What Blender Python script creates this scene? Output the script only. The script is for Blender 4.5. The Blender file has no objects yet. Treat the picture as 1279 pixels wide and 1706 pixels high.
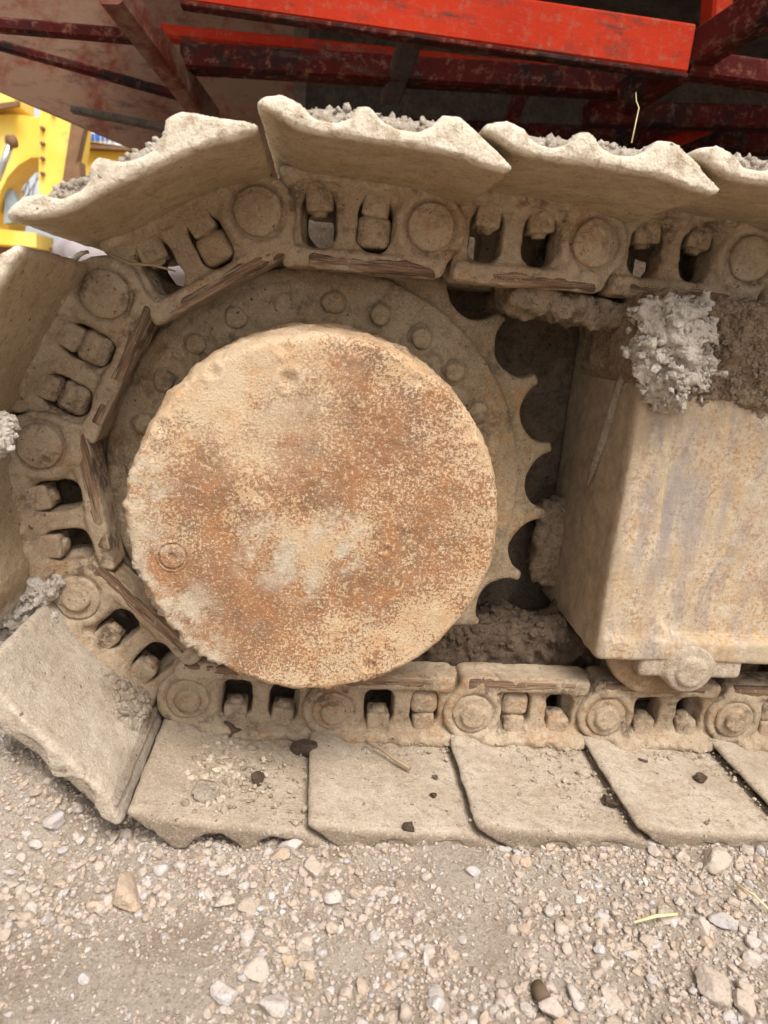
import bpy, math, random
import numpy as np
from mathutils import Matrix, Vector

# ------------------------------------------------------------------ camera, sky, sun, exposure
scene = bpy.context.scene
COL = scene.collection
W0, H0 = 1279.0, 1706.0
FPX = 1143.2
CAM = np.array([-.0085, -.6696, .2113])
YAW, PITCH, ROLL = .1117, .2615, .0827
def _axes():
    cy, sy, cp, sp = math.cos(YAW), math.sin(YAW), math.cos(PITCH), math.sin(PITCH)
    f = np.array([sy*cp, cy*cp, -sp]); r = np.array([cy, -sy, 0.]); u = np.cross(r, f)
    c, s = math.cos(ROLL), math.sin(ROLL)
    return c*r+s*u, -s*r+c*u, f
RT, UP, FW = _axes()
cam = bpy.data.cameras.new('camera'); camo = bpy.data.objects.new('camera', cam); COL.objects.link(camo)
cam.sensor_fit = 'VERTICAL'; cam.sensor_height = 36.0; cam.sensor_width = 27.0
cam.lens = FPX/H0*36.0
cam.clip_start = .02; cam.clip_end = 500
M = Matrix.Identity(4)
for i in range(3):
    M[i][0] = RT[i]; M[i][1] = UP[i]; M[i][2] = -FW[i]; M[i][3] = CAM[i]
camo.matrix_world = M
cam.dof.use_dof = True; cam.dof.focus_distance = .86; cam.dof.aperture_fstop = 6.5
scene.camera = camo

SUN_EL, SUN_AZ = math.radians(58), math.radians(163)   # azimuth from +Y, clockwise
world = bpy.data.worlds.new('World'); scene.world = world; world.use_nodes = True
wn = world.node_tree; wn.nodes.clear()
sky = wn.nodes.new('ShaderNodeTexSky'); sky.sky_type = 'NISHITA'; sky.sun_disc = False
sky.sun_elevation = SUN_EL; sky.sun_rotation = SUN_AZ; sky.dust_density = 4.0; sky.air_density = 1.0
hs = wn.nodes.new('ShaderNodeHueSaturation'); hs.inputs['Saturation'].default_value = .18
bg = wn.nodes.new('ShaderNodeBackground'); bg.inputs[1].default_value = .095
wo = wn.nodes.new('ShaderNodeOutputWorld')
wn.links.new(sky.outputs[0], hs.inputs['Color']); wn.links.new(hs.outputs[0], bg.inputs[0]); wn.links.new(bg.outputs[0], wo.inputs[0])
sl = bpy.data.lights.new('sun', 'SUN'); sl.energy = 1.5; sl.angle = math.radians(24); sl.color = (1, .97, .93)
so = bpy.data.objects.new('sun', sl); COL.objects.link(so)
sd = Vector((math.sin(SUN_AZ)*math.cos(SUN_EL), math.cos(SUN_AZ)*math.cos(SUN_EL), math.sin(SUN_EL)))
so.rotation_euler = sd.to_track_quat('Z', 'Y').to_euler(); so.location = (0, -3, 5)
vs = scene.view_settings
vs.view_transform = 'Standard'; vs.look = 'None'; vs.exposure = 1.3; vs.gamma = 1; vs.use_curve_mapping = False

# ------------------------------------------------------------------ measuring: photo pixel -> point on a plane of the place
def _ray(px, py): return RT*(px-639.5)/FPX - UP*(py-853.)/FPX + FW
def aty(px, py, y): d = _ray(px, py); return CAM + d*((y-CAM[1])/d[1])
def atz(px, py, z): d = _ray(px, py); return CAM + d*((z-CAM[2])/d[2])

# ------------------------------------------------------------------ numeric helpers
rng = np.random.default_rng(7)
TAB = rng.random((64, 64, 64)).astype(np.float32)*2-1
def vnoise(x, y, z):
    xi, yi, zi = np.floor(x), np.floor(y), np.floor(z)
    fx, fy, fz = x-xi, y-yi, z-zi
    fx = fx*fx*(3-2*fx); fy = fy*fy*(3-2*fy); fz = fz*fz*(3-2*fz)
    a = xi.astype(np.int64) & 63; b = yi.astype(np.int64) & 63; c = zi.astype(np.int64) & 63
    a1, b1, c1 = (a+1) & 63, (b+1) & 63, (c+1) & 63
    g = lambda i, j, k: TAB[i, j, k]
    x00 = g(a, b, c)*(1-fx)+g(a1, b, c)*fx; x10 = g(a, b1, c)*(1-fx)+g(a1, b1, c)*fx
    x01 = g(a, b, c1)*(1-fx)+g(a1, b, c1)*fx; x11 = g(a, b1, c1)*(1-fx)+g(a1, b1, c1)*fx
    return (x00*(1-fy)+x10*fy)*(1-fz)+(x01*(1-fy)+x11*fy)*fz
def fbm(x, y, z, scale, octv=4, seed=0., gain=.5):
    s = 0.; a = 1.; t = 0.; f = scale
    for o in range(octv):
        s = s+a*vnoise(x*f+seed*7.13+o*17.3, y*f+seed*3.7+o*5.1, z*f+seed*11.9+o*9.7); t += a; a *= gain; f *= 2.03
    return s/t
def smin(a, b, k):
    h = np.clip(.5+.5*(b-a)/k, 0, 1); return b*(1-h)+a*h-k*h*(1-h)
def smax(a, b, k): return -smin(-a, -b, k)
def rbox(x, y, z, c, h, r):
    qx, qy, qz = np.abs(x-c[0])-h[0]+r, np.abs(y-c[1])-h[1]+r, np.abs(z-c[2])-h[2]+r
    return np.sqrt(np.maximum(qx, 0)**2+np.maximum(qy, 0)**2+np.maximum(qz, 0)**2)+np.minimum(np.maximum(qx, np.maximum(qy, qz)), 0)-r
def rb(x, y, z, x0, x1, y0, y1, z0, z1, r): return rbox(x, y, z, ((x0+x1)/2, (y0+y1)/2, (z0+z1)/2), ((x1-x0)/2, (y1-y0)/2, (z1-z0)/2), r)
def cyl(x, y, z, cx, cz, rad, y0, y1, r=.003):
    dr = np.sqrt((x-cx)**2+(z-cz)**2)-rad+r; dy = np.abs(y-(y0+y1)/2)-(y1-y0)/2+r
    return np.sqrt(np.maximum(dr, 0)**2+np.maximum(dy, 0)**2)+np.minimum(np.maximum(dr, dy), 0)-r
def ell(x, y, z, c, r):
    k = np.sqrt(((x-c[0])/r[0])**2+((y-c[1])/r[1])**2+((z-c[2])/r[2])**2)
    return (k-1)*min(r)
def surface(fun, lo, hi, h):
    """surface of fun < 0 inside the box lo..hi as quads (surface nets)"""
    h = np.array([h, h, h] if np.isscalar(h) else h, float)
    n = np.ceil((np.array(hi)-np.array(lo))/h).astype(int)+1
    ax = [lo[i]+h[i]*np.arange(n[i]) for i in range(3)]
    X, Y, Z = np.meshgrid(*ax, indexing='ij')
    F = np.broadcast_to(fun(X, Y, Z), X.shape).astype(np.float32).copy()
    for a in range(3):
        s = [slice(None)]*3
        for e in (0, -1): s[a] = e; F[tuple(s)] = np.maximum(F[tuple(s)], 1e-4)
    S = F < 0
    c = [S[i:S.shape[0]-1+i, j:S.shape[1]-1+j, k:S.shape[2]-1+k] for i in (0, 1) for j in (0, 1) for k in (0, 1)]
    cnt = sum(q.astype(np.int8) for q in c); act = (cnt > 0) & (cnt < 8)
    idx = np.argwhere(act); ids = -np.ones(act.shape, np.int64); ids[act] = np.arange(len(idx))
    off = [(i, j, k) for i in (0, 1) for j in (0, 1) for k in (0, 1)]
    V8 = [F[idx[:, 0]+o[0], idx[:, 1]+o[1], idx[:, 2]+o[2]] for o in off]
    acc = np.zeros((len(idx), 3)); num = np.zeros(len(idx))
    for a in range(8):
        for b in range(a+1, 8):
            d = np.array(off[b])-np.array(off[a])
            if np.abs(d).sum() != 1: continue
            m = (V8[a] < 0) != (V8[b] < 0)
            t = np.where(m, V8[a]/np.where(m, V8[a]-V8[b], 1), 0)
            acc += np.where(m, 1., 0.)[:, None]*(np.array(off[a])+t[:, None]*d); num += m
    P = (idx+acc/num[:, None])*h+np.array(lo)
    Q = []
    for a in range(3):
        b, d = (a+1) % 3, (a+2) % 3
        s0 = [slice(None)]*3; s1 = [slice(None)]*3
        s0[a] = slice(0, -1); s1[a] = slice(1, None)
        for s in (s0, s1): s[b] = slice(1, -1); s[d] = slice(1, -1)
        A, B = S[tuple(s0)], S[tuple(s1)]
        e = np.argwhere(A != B)
        fl = A[tuple(e.T)]
        base = e.copy(); base[:, b] += 1; base[:, d] += 1
        def cell(db, dd):
            q = base.copy(); q[:, b] += db; q[:, d] += dd; return ids[tuple(q.T)]
        q = np.stack([cell(-1, -1), cell(0, -1), cell(0, 0), cell(-1, 0)], 1)
        q[~fl] = q[~fl][:, ::-1]
        Q.append(q)
    return P, np.concatenate(Q)
def mesh(name, V, F, mat, smooth=True, tint=None):
    me = bpy.data.meshes.new(name)
    me.from_pydata(np.asarray(V, float), [], F)
    if smooth: me.polygons.foreach_set('use_smooth', np.ones(len(me.polygons), bool))
    if tint is not None:
        at = me.attributes.new('tint', 'FLOAT', 'POINT'); at.data.foreach_set('value', np.asarray(tint, np.float32))
    me.materials.append(mat); me.update()
    return me
def tag(o, label, cat, group=None, kind=None):
    if label: o['label'] = label
    if cat: o['category'] = cat
    if group: o['group'] = group
    if kind: o['kind'] = kind
    return o
def put(name, me, parent=None, mw=None):
    o = bpy.data.objects.new(name, me); COL.objects.link(o)
    if mw is not None: o.matrix_local = mw
    if parent is not None: o.parent = parent
    return o
def empty(name, loc=(0, 0, 0)):
    o = bpy.data.objects.new(name, None); o.empty_display_size = .05; COL.objects.link(o); o.location = loc; return o
def T(x, y, z): return Matrix.Translation((x, y, z))
class MB:
    def __init__(s): s.v = []; s.f = []
    def add(s, V, F):
        n = len(s.v); s.v += [tuple(v) for v in V]; s.f += [tuple(i+n for i in q) for q in F]; return s
    def bar(s, a, b, w, h, up=(0, 0, 1), bev=.004):
        a, b = Vector(a), Vector(b); d = (b-a).normalized(); u = Vector(up); r = d.cross(u).normalized(); u = r.cross(d)
        w, h = w/2, h/2; c = min(bev, w*.5, h*.5)
        pr = [(w-c, -h), (w, -h+c), (w, h-c), (w-c, h), (-w+c, h), (-w, h-c), (-w, -h+c), (-w+c, -h)]
        V = [tuple(p+r*x+u*y) for p in (a, b) for x, y in pr]
        F = [(i, (i+1) % 8, 8+(i+1) % 8, 8+i) for i in range(8)]+[tuple(range(7, -1, -1)), tuple(range(8, 16))]
        return s.add(V, F)
    def prism(s, pts, y0, y1):
        n = len(pts); V = [(p[0], y0, p[1]) for p in pts]+[(p[0], y1, p[1]) for p in pts]
        F = [tuple(range(n)), tuple(range(2*n-1, n-1, -1))]+[(i+n, (i+1) % n+n, (i+1) % n, i) for i in range(n)]
        return s.add(V, F)
    def tube(s, pts, rad, n=7):
        pts = [Vector(p) for p in pts]; m = len(pts); rr = rad if hasattr(rad, '__len__') else [rad]*m
        V = []; F = []
        for i, p in enumerate(pts):
            d = (pts[min(i+1, m-1)]-pts[max(i-1, 0)]).normalized()
            a = d.orthogonal().normalized(); b = d.cross(a)
            V += [tuple(p+(a*math.cos(2*math.pi*k/n)+b*math.sin(2*math.pi*k/n))*rr[i]) for k in range(n)]
        for i in range(m-1):
            F += [(i*n+k, i*n+(k+1) % n, (i+1)*n+(k+1) % n, (i+1)*n+k) for k in range(n)]
        F += [tuple(range(n-1, -1, -1)), tuple(range((m-1)*n, m*n))]
        return s.add(V, F)
    def obj(s, name, mat, parent=None, smooth=False):
        return put(name, mesh(name, s.v, s.f, mat, smooth), parent)

# ------------------------------------------------------------------ stone and crumb shapes
def ico(sub):
    t = (1+5**.5)/2
    v = [(-1, t, 0), (1, t, 0), (-1, -t, 0), (1, -t, 0), (0, -1, t), (0, 1, t), (0, -1, -t), (0, 1, -t), (t, 0, -1), (t, 0, 1), (-t, 0, -1), (-t, 0, 1)]
    f = [(0, 11, 5), (0, 5, 1), (0, 1, 7), (0, 7, 10), (0, 10, 11), (1, 5, 9), (5, 11, 4), (11, 10, 2), (10, 7, 6), (7, 1, 8), (3, 9, 4), (3, 4, 2), (3, 2, 6), (3, 6, 8), (3, 8, 9), (4, 9, 5), (2, 4, 11), (6, 2, 10), (8, 6, 7), (9, 8, 1)]
    v = [np.array(p)/np.linalg.norm(p) for p in v]
    for _ in range(sub):
        mid = {}; nf = []
        def m(a, b):
            k = (min(a, b), max(a, b))
            if k not in mid: q = v[a]+v[b]; v.append(q/np.linalg.norm(q)); mid[k] = len(v)-1
            return mid[k]
        for a, b, c in f:
            x, y, z = m(a, b), m(b, c), m(c, a); nf += [(a, x, z), (b, y, x), (c, z, y), (x, y, z)]
        f = nf
    return np.array(v), np.array(f)
ICO = [ico(k) for k in range(5)]
def rocks(n, sub, r, ncut=9, aniso=(.55, 1.1), rough=0., sharp=24.):
    """n angular stone shapes of unit-ish size as an array (n, verts, 3)"""
    D, _ = ICO[sub]
    N = r.normal(size=(n, ncut, 3)); N /= np.linalg.norm(N, axis=2, keepdims=True)
    off = r.uniform(.5, 1.0, (n, ncut))
    dot = np.einsum('vk,nck->nvc', D, N)
    lim = np.where(dot > .05, off[:, None, :]/np.maximum(dot, .05), 1.6)
    lim = np.minimum(lim, 1.6)
    R = (np.sum(np.maximum(lim, .1)**-sharp, 2)+1.15**-sharp)**(-1/sharp)
    P = D[None]*R[:, :, None]
    if rough:
        o = r.uniform(0, 60, (n, 1))
        P = P*(1+rough*fbm(P[..., 0]+o, P[..., 1]+o*1.7, P[..., 2], 2.2, 4, 3))[..., None]
    P *= r.uniform(aniso[0], aniso[1], (n, 1, 3))
    return P
def rotm(r, n, tilt=1.):
    a = r.uniform(0, 2*math.pi, n); b = r.normal(0, .45*tilt, n)
    ca, sa, cb, sb = np.cos(a), np.sin(a), np.cos(b), np.sin(b); z = 0*a; o = z+1
    A = np.stack([np.stack([ca, -sa, z], -1), np.stack([sa, ca, z], -1), np.stack([z, z, o], -1)], -2)
    B = np.stack([np.stack([o, z, z], -1), np.stack([z, cb, -sb], -1), np.stack([z, sb, cb], -1)], -2)
    return A @ B
def clodded(V, Fq, n, rmin, rmax, seed, pick=None, sub=1, power=2.2):
    """the surface V, Fq with n angular crumbs stuck on it, as one mesh"""
    r = np.random.default_rng(seed)
    K = np.arange(len(V)) if pick is None else np.nonzero(pick(V))[0]
    k = r.choice(K, n); s = rmin+(rmax-rmin)*r.random(n)**power
    P = rocks(n, sub, r, 10, (.5, 1.2), .25, 60.)
    P = np.einsum('nij,nvj->nvi', rotm(r, n, 2.), P)*s[:, None, None]+V[k][:, None, :]
    f = ICO[sub][1]; nv = P.shape[1]
    T3 = (f[None]+(np.arange(n)*nv)[:, None, None]+len(V)).reshape(-1, 3)
    return np.concatenate([V, P.reshape(-1, 3)]), np.asarray(Fq).tolist()+T3.tolist()

# ------------------------------------------------------------------ materials
def lin(r, g, b):
    f = lambda c: (c/255/12.92 if c/255 <= .04045 else ((c/255+.055)/1.055)**2.4)
    return (f(r), f(g), f(b), 1)
class Mat:
    def __init__(s, name, rough=.95, spec=.15):
        s.m = bpy.data.materials.new(name); s.m.use_nodes = True; s.t = s.m.node_tree; s.t.nodes.clear()
        s.o = s.n('ShaderNodeOutputMaterial'); s.b = s.n('ShaderNodeBsdfPrincipled')
        s.t.links.new(s.b.outputs[0], s.o.inputs[0]); s.b.inputs['Roughness'].default_value = rough
        s.b.inputs['Specular IOR Level'].default_value = spec
        s.geo = s.n('ShaderNodeNewGeometry'); s.tc = s.n('ShaderNodeTexCoord')
        s.pos = s.geo.outputs['Position']; s.objc = s.tc.outputs['Object']
    def n(s, k): return s.t.nodes.new(k)
    def l(s, a, b): s.t.links.new(a, b)
    def noise(s, scale, detail=6, rough=.6, vec=None, stretch=None, dist=0):
        v = vec or s.pos
        if stretch:
            mp = s.n('ShaderNodeMapping'); mp.inputs['Scale'].default_value = stretch; s.l(v, mp.inputs[0]); v = mp.outputs[0]
        q = s.n('ShaderNodeTexNoise'); q.inputs['Scale'].default_value = scale; q.inputs['Detail'].default_value = detail
        q.inputs['Roughness'].default_value = rough; q.inputs['Distortion'].default_value = dist; s.l(v, q.inputs['Vector']); return q.outputs[0]
    def ramp(s, x, a, b, lo=0., hi=1.):
        q = s.n('ShaderNodeMapRange'); q.inputs['From Min'].default_value = a; q.inputs['From Max'].default_value = b
        q.inputs['To Min'].default_value = lo; q.inputs['To Max'].default_value = hi; s.l(x, q.inputs[0]); return q.outputs[0]
    def math(s, op, a, b=None):
        q = s.n('ShaderNodeMath'); q.operation = op; q.use_clamp = op in ('ADD', 'SUBTRACT')
        for i, v in enumerate((a, b)):
            if v is None: continue
            if isinstance(v, (int, float)): q.inputs[i].default_value = v
            else: s.l(v, q.inputs[i])
        return q.outputs[0]
    def mix(s, fac, a, b, mode='MIX'):
        q = s.n('ShaderNodeMix'); q.data_type = 'RGBA'; q.blend_type = mode
        for i, v in ((0, fac), (6, a), (7, b)):
            if isinstance(v, (int, float)): q.inputs[i].default_value = v
            elif isinstance(v, tuple): q.inputs[i].default_value = v
            else: s.l(v, q.inputs[i])
        return q.outputs[2]
    def near(s, c, r, soft=.4, vec=None):
        """1 inside a blob of radius r about point c, softly 0 outside (a stain with its own place)"""
        q = s.n('ShaderNodeVectorMath'); q.operation = 'DISTANCE'; s.l(vec or s.pos, q.inputs[0]); q.inputs[1].default_value = c
        return s.ramp(q.outputs['Value'], r, r*(1-soft))
    def bump(s, h, dist, strength=1.):
        q = s.n('ShaderNodeBump'); q.inputs['Distance'].default_value = dist; q.inputs['Strength'].default_value = strength
        s.l(h, q.inputs['Height'])
        if s.b.inputs['Normal'].is_linked: s.l(s.b.inputs['Normal'].links[0].from_socket, q.inputs['Normal'])
        s.l(q.outputs[0], s.b.inputs['Normal'])
    def col(s, c):
        if isinstance(c, tuple): s.b.inputs['Base Color'].default_value = c
        else: s.l(c, s.b.inputs['Base Color'])
        return s
def dusty(name, a, b, dark, specks=.35, rust=None, rustamt=.5, bump=1., end_dust_shade=None, end=(.012, .003), grime=.0):
    m = Mat(name)
    def gd(c, k=.07):
        L = .3*c[0]+.59*c[1]+.11*c[2]; return (c[0]*(1-k)+L*k*1.05, c[1]*(1-k)+L*k, c[2]*(1-k)+L*k*1.1, 1)
    a, b, dark = gd(a), gd(b), gd(dark)
    c = m.mix(m.ramp(m.noise(11, 5, .65), .40, .60), a, b)
    c = m.mix(m.ramp(m.noise(4.5, 3, .6), .52, .68, 0, .45), c, dark)
    if end_dust_shade:
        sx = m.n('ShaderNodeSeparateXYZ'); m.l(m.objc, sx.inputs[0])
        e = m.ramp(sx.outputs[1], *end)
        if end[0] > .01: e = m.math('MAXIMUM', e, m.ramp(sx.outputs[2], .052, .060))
        c = m.mix(m.math('MULTIPLY', e, m.ramp(m.noise(30, 5, .7), .28, .45, .4, .95)), c, end_dust_shade)
    c = m.mix(m.ramp(m.noise(75, 5, .7), .48, .66, 0, .7), c, dark)
    if rust:
        c = m.mix(m.ramp(m.math('MULTIPLY', m.noise(14, 4, .6), m.noise(120, 5, .7)), .27, .38, 0, rustamt), c, rust)
    f = m.noise(330, 4, .75)
    c = m.mix(m.ramp(f, .57, .66, 0, specks), c, (dark[0]*.5, dark[1]*.47, dark[2]*.45, 1))
    c = m.mix(m.ramp(f, .45, .36, 0, .45), c, (min(1, b[0]*1.35), min(1, b[1]*1.38), min(1, b[2]*1.42), 1))
    if grime: c = m.mix(m.math('MULTIPLY', m.ramp(m.noise(16, 4, .65), .54, .64, 0, grime), m.ramp(m.noise(110, 4, .7), .38, .52)), c, (.085, .052, .034, 1))
    # sparse dark pits
    c = m.mix(m.ramp(m.noise(130, 2, .5), .70, .74, 0, .8), c, (dark[0]*.32, dark[1]*.29, dark[2]*.27, 1))
    m.col(c)
    m.bump(m.noise(60, 6, .72), .007, .6*bump); m.bump(f, .0028, .75*bump)
    return m.m
DUST_A, DUST_B, DUST_D = (.40, .305, .20, 1), (.49, .40, .285, 1), (.27, .195, .12, 1)
M_LINK = dusty('dusty link steel', (.345, .25, .155, 1), (.44, .34, .225, 1), (.25, .172, .10, 1), .4, (.31, .15, .06, 1), .6, grime=.8)
M_SHOE = dusty('dusty lower shoe steel', (.40, .315, .22, 1), (.49, .40, .295, 1), (.28, .205, .135, 1), .55, end_dust_shade=(.23, .175, .125, 1), end=(.007, .001))  # darker near ends: shade put into the colour, over some ground dirt
M_SHOE_TILT = dusty('dusty tilted shoe steel', (.43, .345, .25, 1), (.52, .435, .335, 1), (.32, .24, .165, 1), .5)
M_SHOE_UP = dusty('dusty upper shoe steel', (.36, .265, .15, 1), (.43, .33, .205, 1), (.26, .175, .09, 1), .5, end_dust_shade=(.66, .575, .455, 1))  # paler near ends: pale dust with direct light added into the colour
M_SPROCKET = dusty('dusty sprocket steel', (.31, .225, .13, 1), (.40, .30, .185, 1), (.20, .135, .07, 1), .5, (.38, .19, .06, 1), .6, grime=.6)
M_SOIL = dusty('dried soil', (.38, .295, .205, 1), (.48, .39, .29, 1), (.23, .17, .115, 1), .6, bump=1.6)
M_CREAM = dusty('pale crumbly soil', (.48, .40, .31, 1), (.58, .51, .415, 1), (.34, .265, .19, 1), .5, bump=1.6)
def crumbmat():
    m = Mat('soil crumbs'); at = m.n('ShaderNodeAttribute'); at.attribute_name = 'tint'
    c = m.mix(m.ramp(at.outputs['Fac'], .1, .9), (.20, .15, .105, 1), (.45, .375, .29, 1))
    m.col(m.mix(m.ramp(m.noise(300, 4, .7), .45, .6, 0, .5), c, (.38, .295, .20, 1))); return m.m
M_CRUMB = crumbmat()
M_MUD = dusty('brown caked mud', (.31, .215, .13, 1), (.43, .325, .215, 1), (.16, .105, .06, 1), .6, bump=1.8)
M_PALE = dusty('pale grey clay', (.49, .42, .34, 1), (.59, .52, .435, 1), (.38, .31, .24, 1), .4, bump=1.4)
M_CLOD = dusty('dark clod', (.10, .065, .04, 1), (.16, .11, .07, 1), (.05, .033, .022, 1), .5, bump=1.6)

def wear():
    m = Mat('worn rail edge', .7, .25)
    st = m.noise(60, 6, .8, m.objc, (.16, 1, 2.6)); st2 = m.noise(120, 5, .8, m.objc, (.09, 1, 2.2))
    c = m.mix(m.ramp(st2, .42, .58), (.075, .043, .027, 1), (.19, .115, .066, 1))
    c = m.mix(m.ramp(st2, .58, .68, 0, .9), c, (.30, .165, .075, 1))
    c = m.mix(m.ramp(st, .51, .62, 0, .9), c, (.31, .225, .145, 1))
    c = m.mix(m.ramp(m.noise(110, 5, .75), .60, .68, 0, .8), c, (.34, .25, .155, 1))
    m.col(c); m.bump(st2, .002, .5); m.bump(st, .002, .5); return m.m
M_WEAR = wear()

def hubmat():
    m = Mat('rusted dusty hub cover', .9, .2)
    fine = m.noise(330, 3, .7, dist=.3); mid = m.noise(26, 5, .65)
    big = m.noise(7.5, 5, .6)
    P = lambda px, py: tuple(aty(px, py, .045))
    patch = None
    for px, py, r in ((500, 770, .075), (640, 760, .10), (330, 800, .06), (640, 950, .06), (400, 990, .08), (700, 880, .08), (590, 620, .045), (300, 960, .05)):
        k = m.near(P(px, py), r*1.35, .95)
        patch = k if patch is None else m.math('MAXIMUM', patch, k)
    dens = m.math('ADD', m.math('MULTIPLY', patch, .25), m.math('MULTIPLY', m.ramp(big, .36, .64), .14))
    dens = m.math('ADD', dens, m.ramp(mid, .36, .66, 0, .15))
    thr = m.math('SUBTRACT', m.math('ADD', fine, dens), .685)
    sp = m.ramp(thr, .0, .07)
    tan = m.mix(m.ramp(mid, .35, .65), (.46, .315, .18, 1), (.54, .41, .27, 1))
    tan = m.mix(m.ramp(m.noise(30, 6, .75), .44, .60, 0, .48), tan, (.46, .245, .10, 1))
    red = m.mix(m.ramp(m.noise(35, 5, .6), .35, .65), (.27, .10, .032, 1), (.13, .055, .028, 1))
    c = m.mix(m.math('MULTIPLY', sp, .78), tan, red)
    purp = m.math('MULTIPLY', m.near(P(690, 730), .09, .9), m.ramp(fine, .45, .6, 0, .45)); c = m.mix(purp, c, (.16, .095, .075, 1))
    grey = m.math('MAXIMUM', m.near(P(225, 930), .062, .6), m.near(P(290, 1030), .06, .6))
    for px, py, r in ((235, 800, .045), (330, 1080, .05), (450, 925, .05), (560, 905, .045), (500, 970, .03)): grey = m.math('MAXIMUM', grey, m.near(P(px, py), r, .55))
    grey = m.math('MULTIPLY', grey, m.ramp(m.noise(38, 6, .75), .42, .56, 0, .9)); c = m.mix(grey, c, m.mix(m.ramp(m.noise(120, 5, .7), .4, .6), (.50, .42, .32, 1), (.40, .32, .225, 1)))
    top = m.math('MULTIPLY', m.near(P(420, 640), .12, .8), m.ramp(m.noise(40, 6, .7), .35, .55, 0, .75)); c = m.mix(top, c, (.53, .41, .28, 1))
    c = m.mix(m.ramp(m.noise(240, 4, .75), .54, .62, 0, .6), c, (.57, .45, .31, 1))
    m.col(c); m.bump(m.noise(60, 8, .7), .004, .5); m.bump(fine, .0022, .8); m.bump(m.noise(520, 4, .7), .0014, .8)
    return m.m
M_HUB = hubmat()

def framemat():
    m = Mat('weathered frame steel', .88, .22)
    fine = m.noise(210, 5, .72); mid = m.noise(18, 5, .65)
    st = m.noise(13, 6, .7, stretch=(1.5, 1, .42), dist=.6); st2 = m.noise(22, 5, .7, stretch=(1.2, 1, .6), dist=.5)
    c = m.mix(m.ramp(mid, .38, .62), (.40, .31, .205, 1), (.48, .39, .275, 1))
    c = m.mix(m.math('MULTIPLY', m.ramp(st, .50, .62), m.ramp(fine, .36, .54, .35, .85)), c, (.24, .205, .195, 1))
    c = m.mix(m.math('MULTIPLY', m.ramp(st2, .44, .60), m.ramp(fine, .42, .56, .05, .6)), c, (.42, .24, .10, 1))
    c = m.mix(m.ramp(m.math('ADD', fine, m.ramp(mid, .35, .7, 0, .16)), .60, .70, 0, .65), c, (.27, .15, .075, 1))
    c = m.mix(m.ramp(m.noise(45, 6, .75), .54, .64, 0, .7), c, (.52, .43, .325, 1))
    c = m.mix(m.math('MULTIPLY', m.near(tuple(aty(1150, 930, .155)), .19, .95), m.ramp(st, .44, .36, 0, .8)), c, (.20, .165, .16, 1))
    c = m.mix(m.math('MULTIPLY', m.near(tuple(aty(1110, 860, .163)), .17, .9), m.ramp(m.noise(26, 5, .7, stretch=(1.3, 1, .16)), .46, .60, 0, .8)), c, (.26, .225, .21, 1))
    # the end face looks towards -X: plain brown dust
    sx = m.n('ShaderNodeSeparateXYZ'); m.l(m.geo.outputs['Position'], sx.inputs[0])
    endf = m.ramp(sx.outputs[0], .397, .391)
    d = m.mix(m.ramp(m.noise(40, 6, .7), .40, .62), (.43, .33, .225, 1), (.31, .23, .15, 1))
    c = m.mix(endf, c, d)
    m.col(c); m.bump(m.noise(50, 8, .7), .005, .5); m.bump(fine, .002, .7); m.bump(m.noise(600, 4, .7), .0012, .7)
    return m.m
M_FRAME = framemat()
M_DARK = dusty('grimy shade dark steel', (.07, .052, .04, 1), (.11, .085, .065, 1), (.035, .027, .022, 1), .3)  # also carries the black shade of the deck and bulkhead

M_DUSK = dusty('grimy brown steel', (.13, .095, .064, 1), (.19, .142, .098, 1), (.07, .05, .034, 1), .5)

def redmat(name, paint, dirt, amt):
    m = Mat(name, .8, .12)
    n = m.noise(7, 8, .7); s = m.noise(14, 8, .75, stretch=(.5, 1, 2))
    c = m.mix(m.ramp(m.noise(3, 4, .6), .35, .65), paint, (paint[0]*.72, paint[1]*.6, paint[2]*.6, 1))
    c = m.mix(m.ramp(n, .66-amt, .80-amt), c, dirt)
    c = m.mix(m.ramp(s, .54, .66, 0, .85), c, (.05, .028, .02, 1))
    c = m.mix(m.ramp(m.noise(40, 6, .75), .52, .66, 0, .6), c, (.20, .09, .055, 1))
    m.col(c); m.bump(s, .004, .4); m.bump(m.noise(90, 6, .7), .002, .4); return m.m
M_RED = redmat('orange red paint', (.36, .024, .006, 1), (.09, .028, .017, 1), .07)
M_REDD = redmat('dirty shaded red paint', (.06, .005, .003, 1), (.013, .007, .006, 1), .19)  # besides the dirt, shadow under the structure is put into this red
M_REDB = redmat('dust brown red paint', (.12, .032, .018, 1), (.155, .090, .058, 1), .27)

def yellowmat():
    m = Mat('yellow machine paint', .5, .4)
    c = m.mix(m.ramp(m.noise(1.6, 5, .6), .4, .7), (.78, .52, .06, 1), (.84, .64, .20, 1))
    c = m.mix(m.ramp(m.noise(5, 8, .75), .60, .70, 0, .8), c, (.30, .17, .06, 1))
    m.col(c); return m.m
M_YEL = yellowmat()
def plain(name, c, rough=.8, metal=0., var=.3, scale=12):
    m = Mat(name, rough, .3); m.b.inputs['Metallic'].default_value = metal
    m.col(m.mix(m.ramp(m.noise(scale, 6, .7), .35, .7), c, (c[0]*(1-var), c[1]*(1-var), c[2]*(1-var), 1))); return m.m
M_CHROME = plain('cylinder rod steel', (.6, .62, .65, 1), .3, .8)
M_BROWN = plain('rusty brown steel', (.22, .12, .06, 1))
M_BLUE = plain('blue lettering paint', (.05, .16, .55, 1))
M_WHITE = plain('white paint', (.75, .75, .75, 1), var=.1)
M_GLASS = plain('grey window glass', (.30, .38, .45, 1), .15)
M_BARK = plain('grey bare bark', (.20, .17, .15, 1))
M_HEAP = plain('lilac grey rubble', (.36, .31, .31, 1), scale=3)
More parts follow.
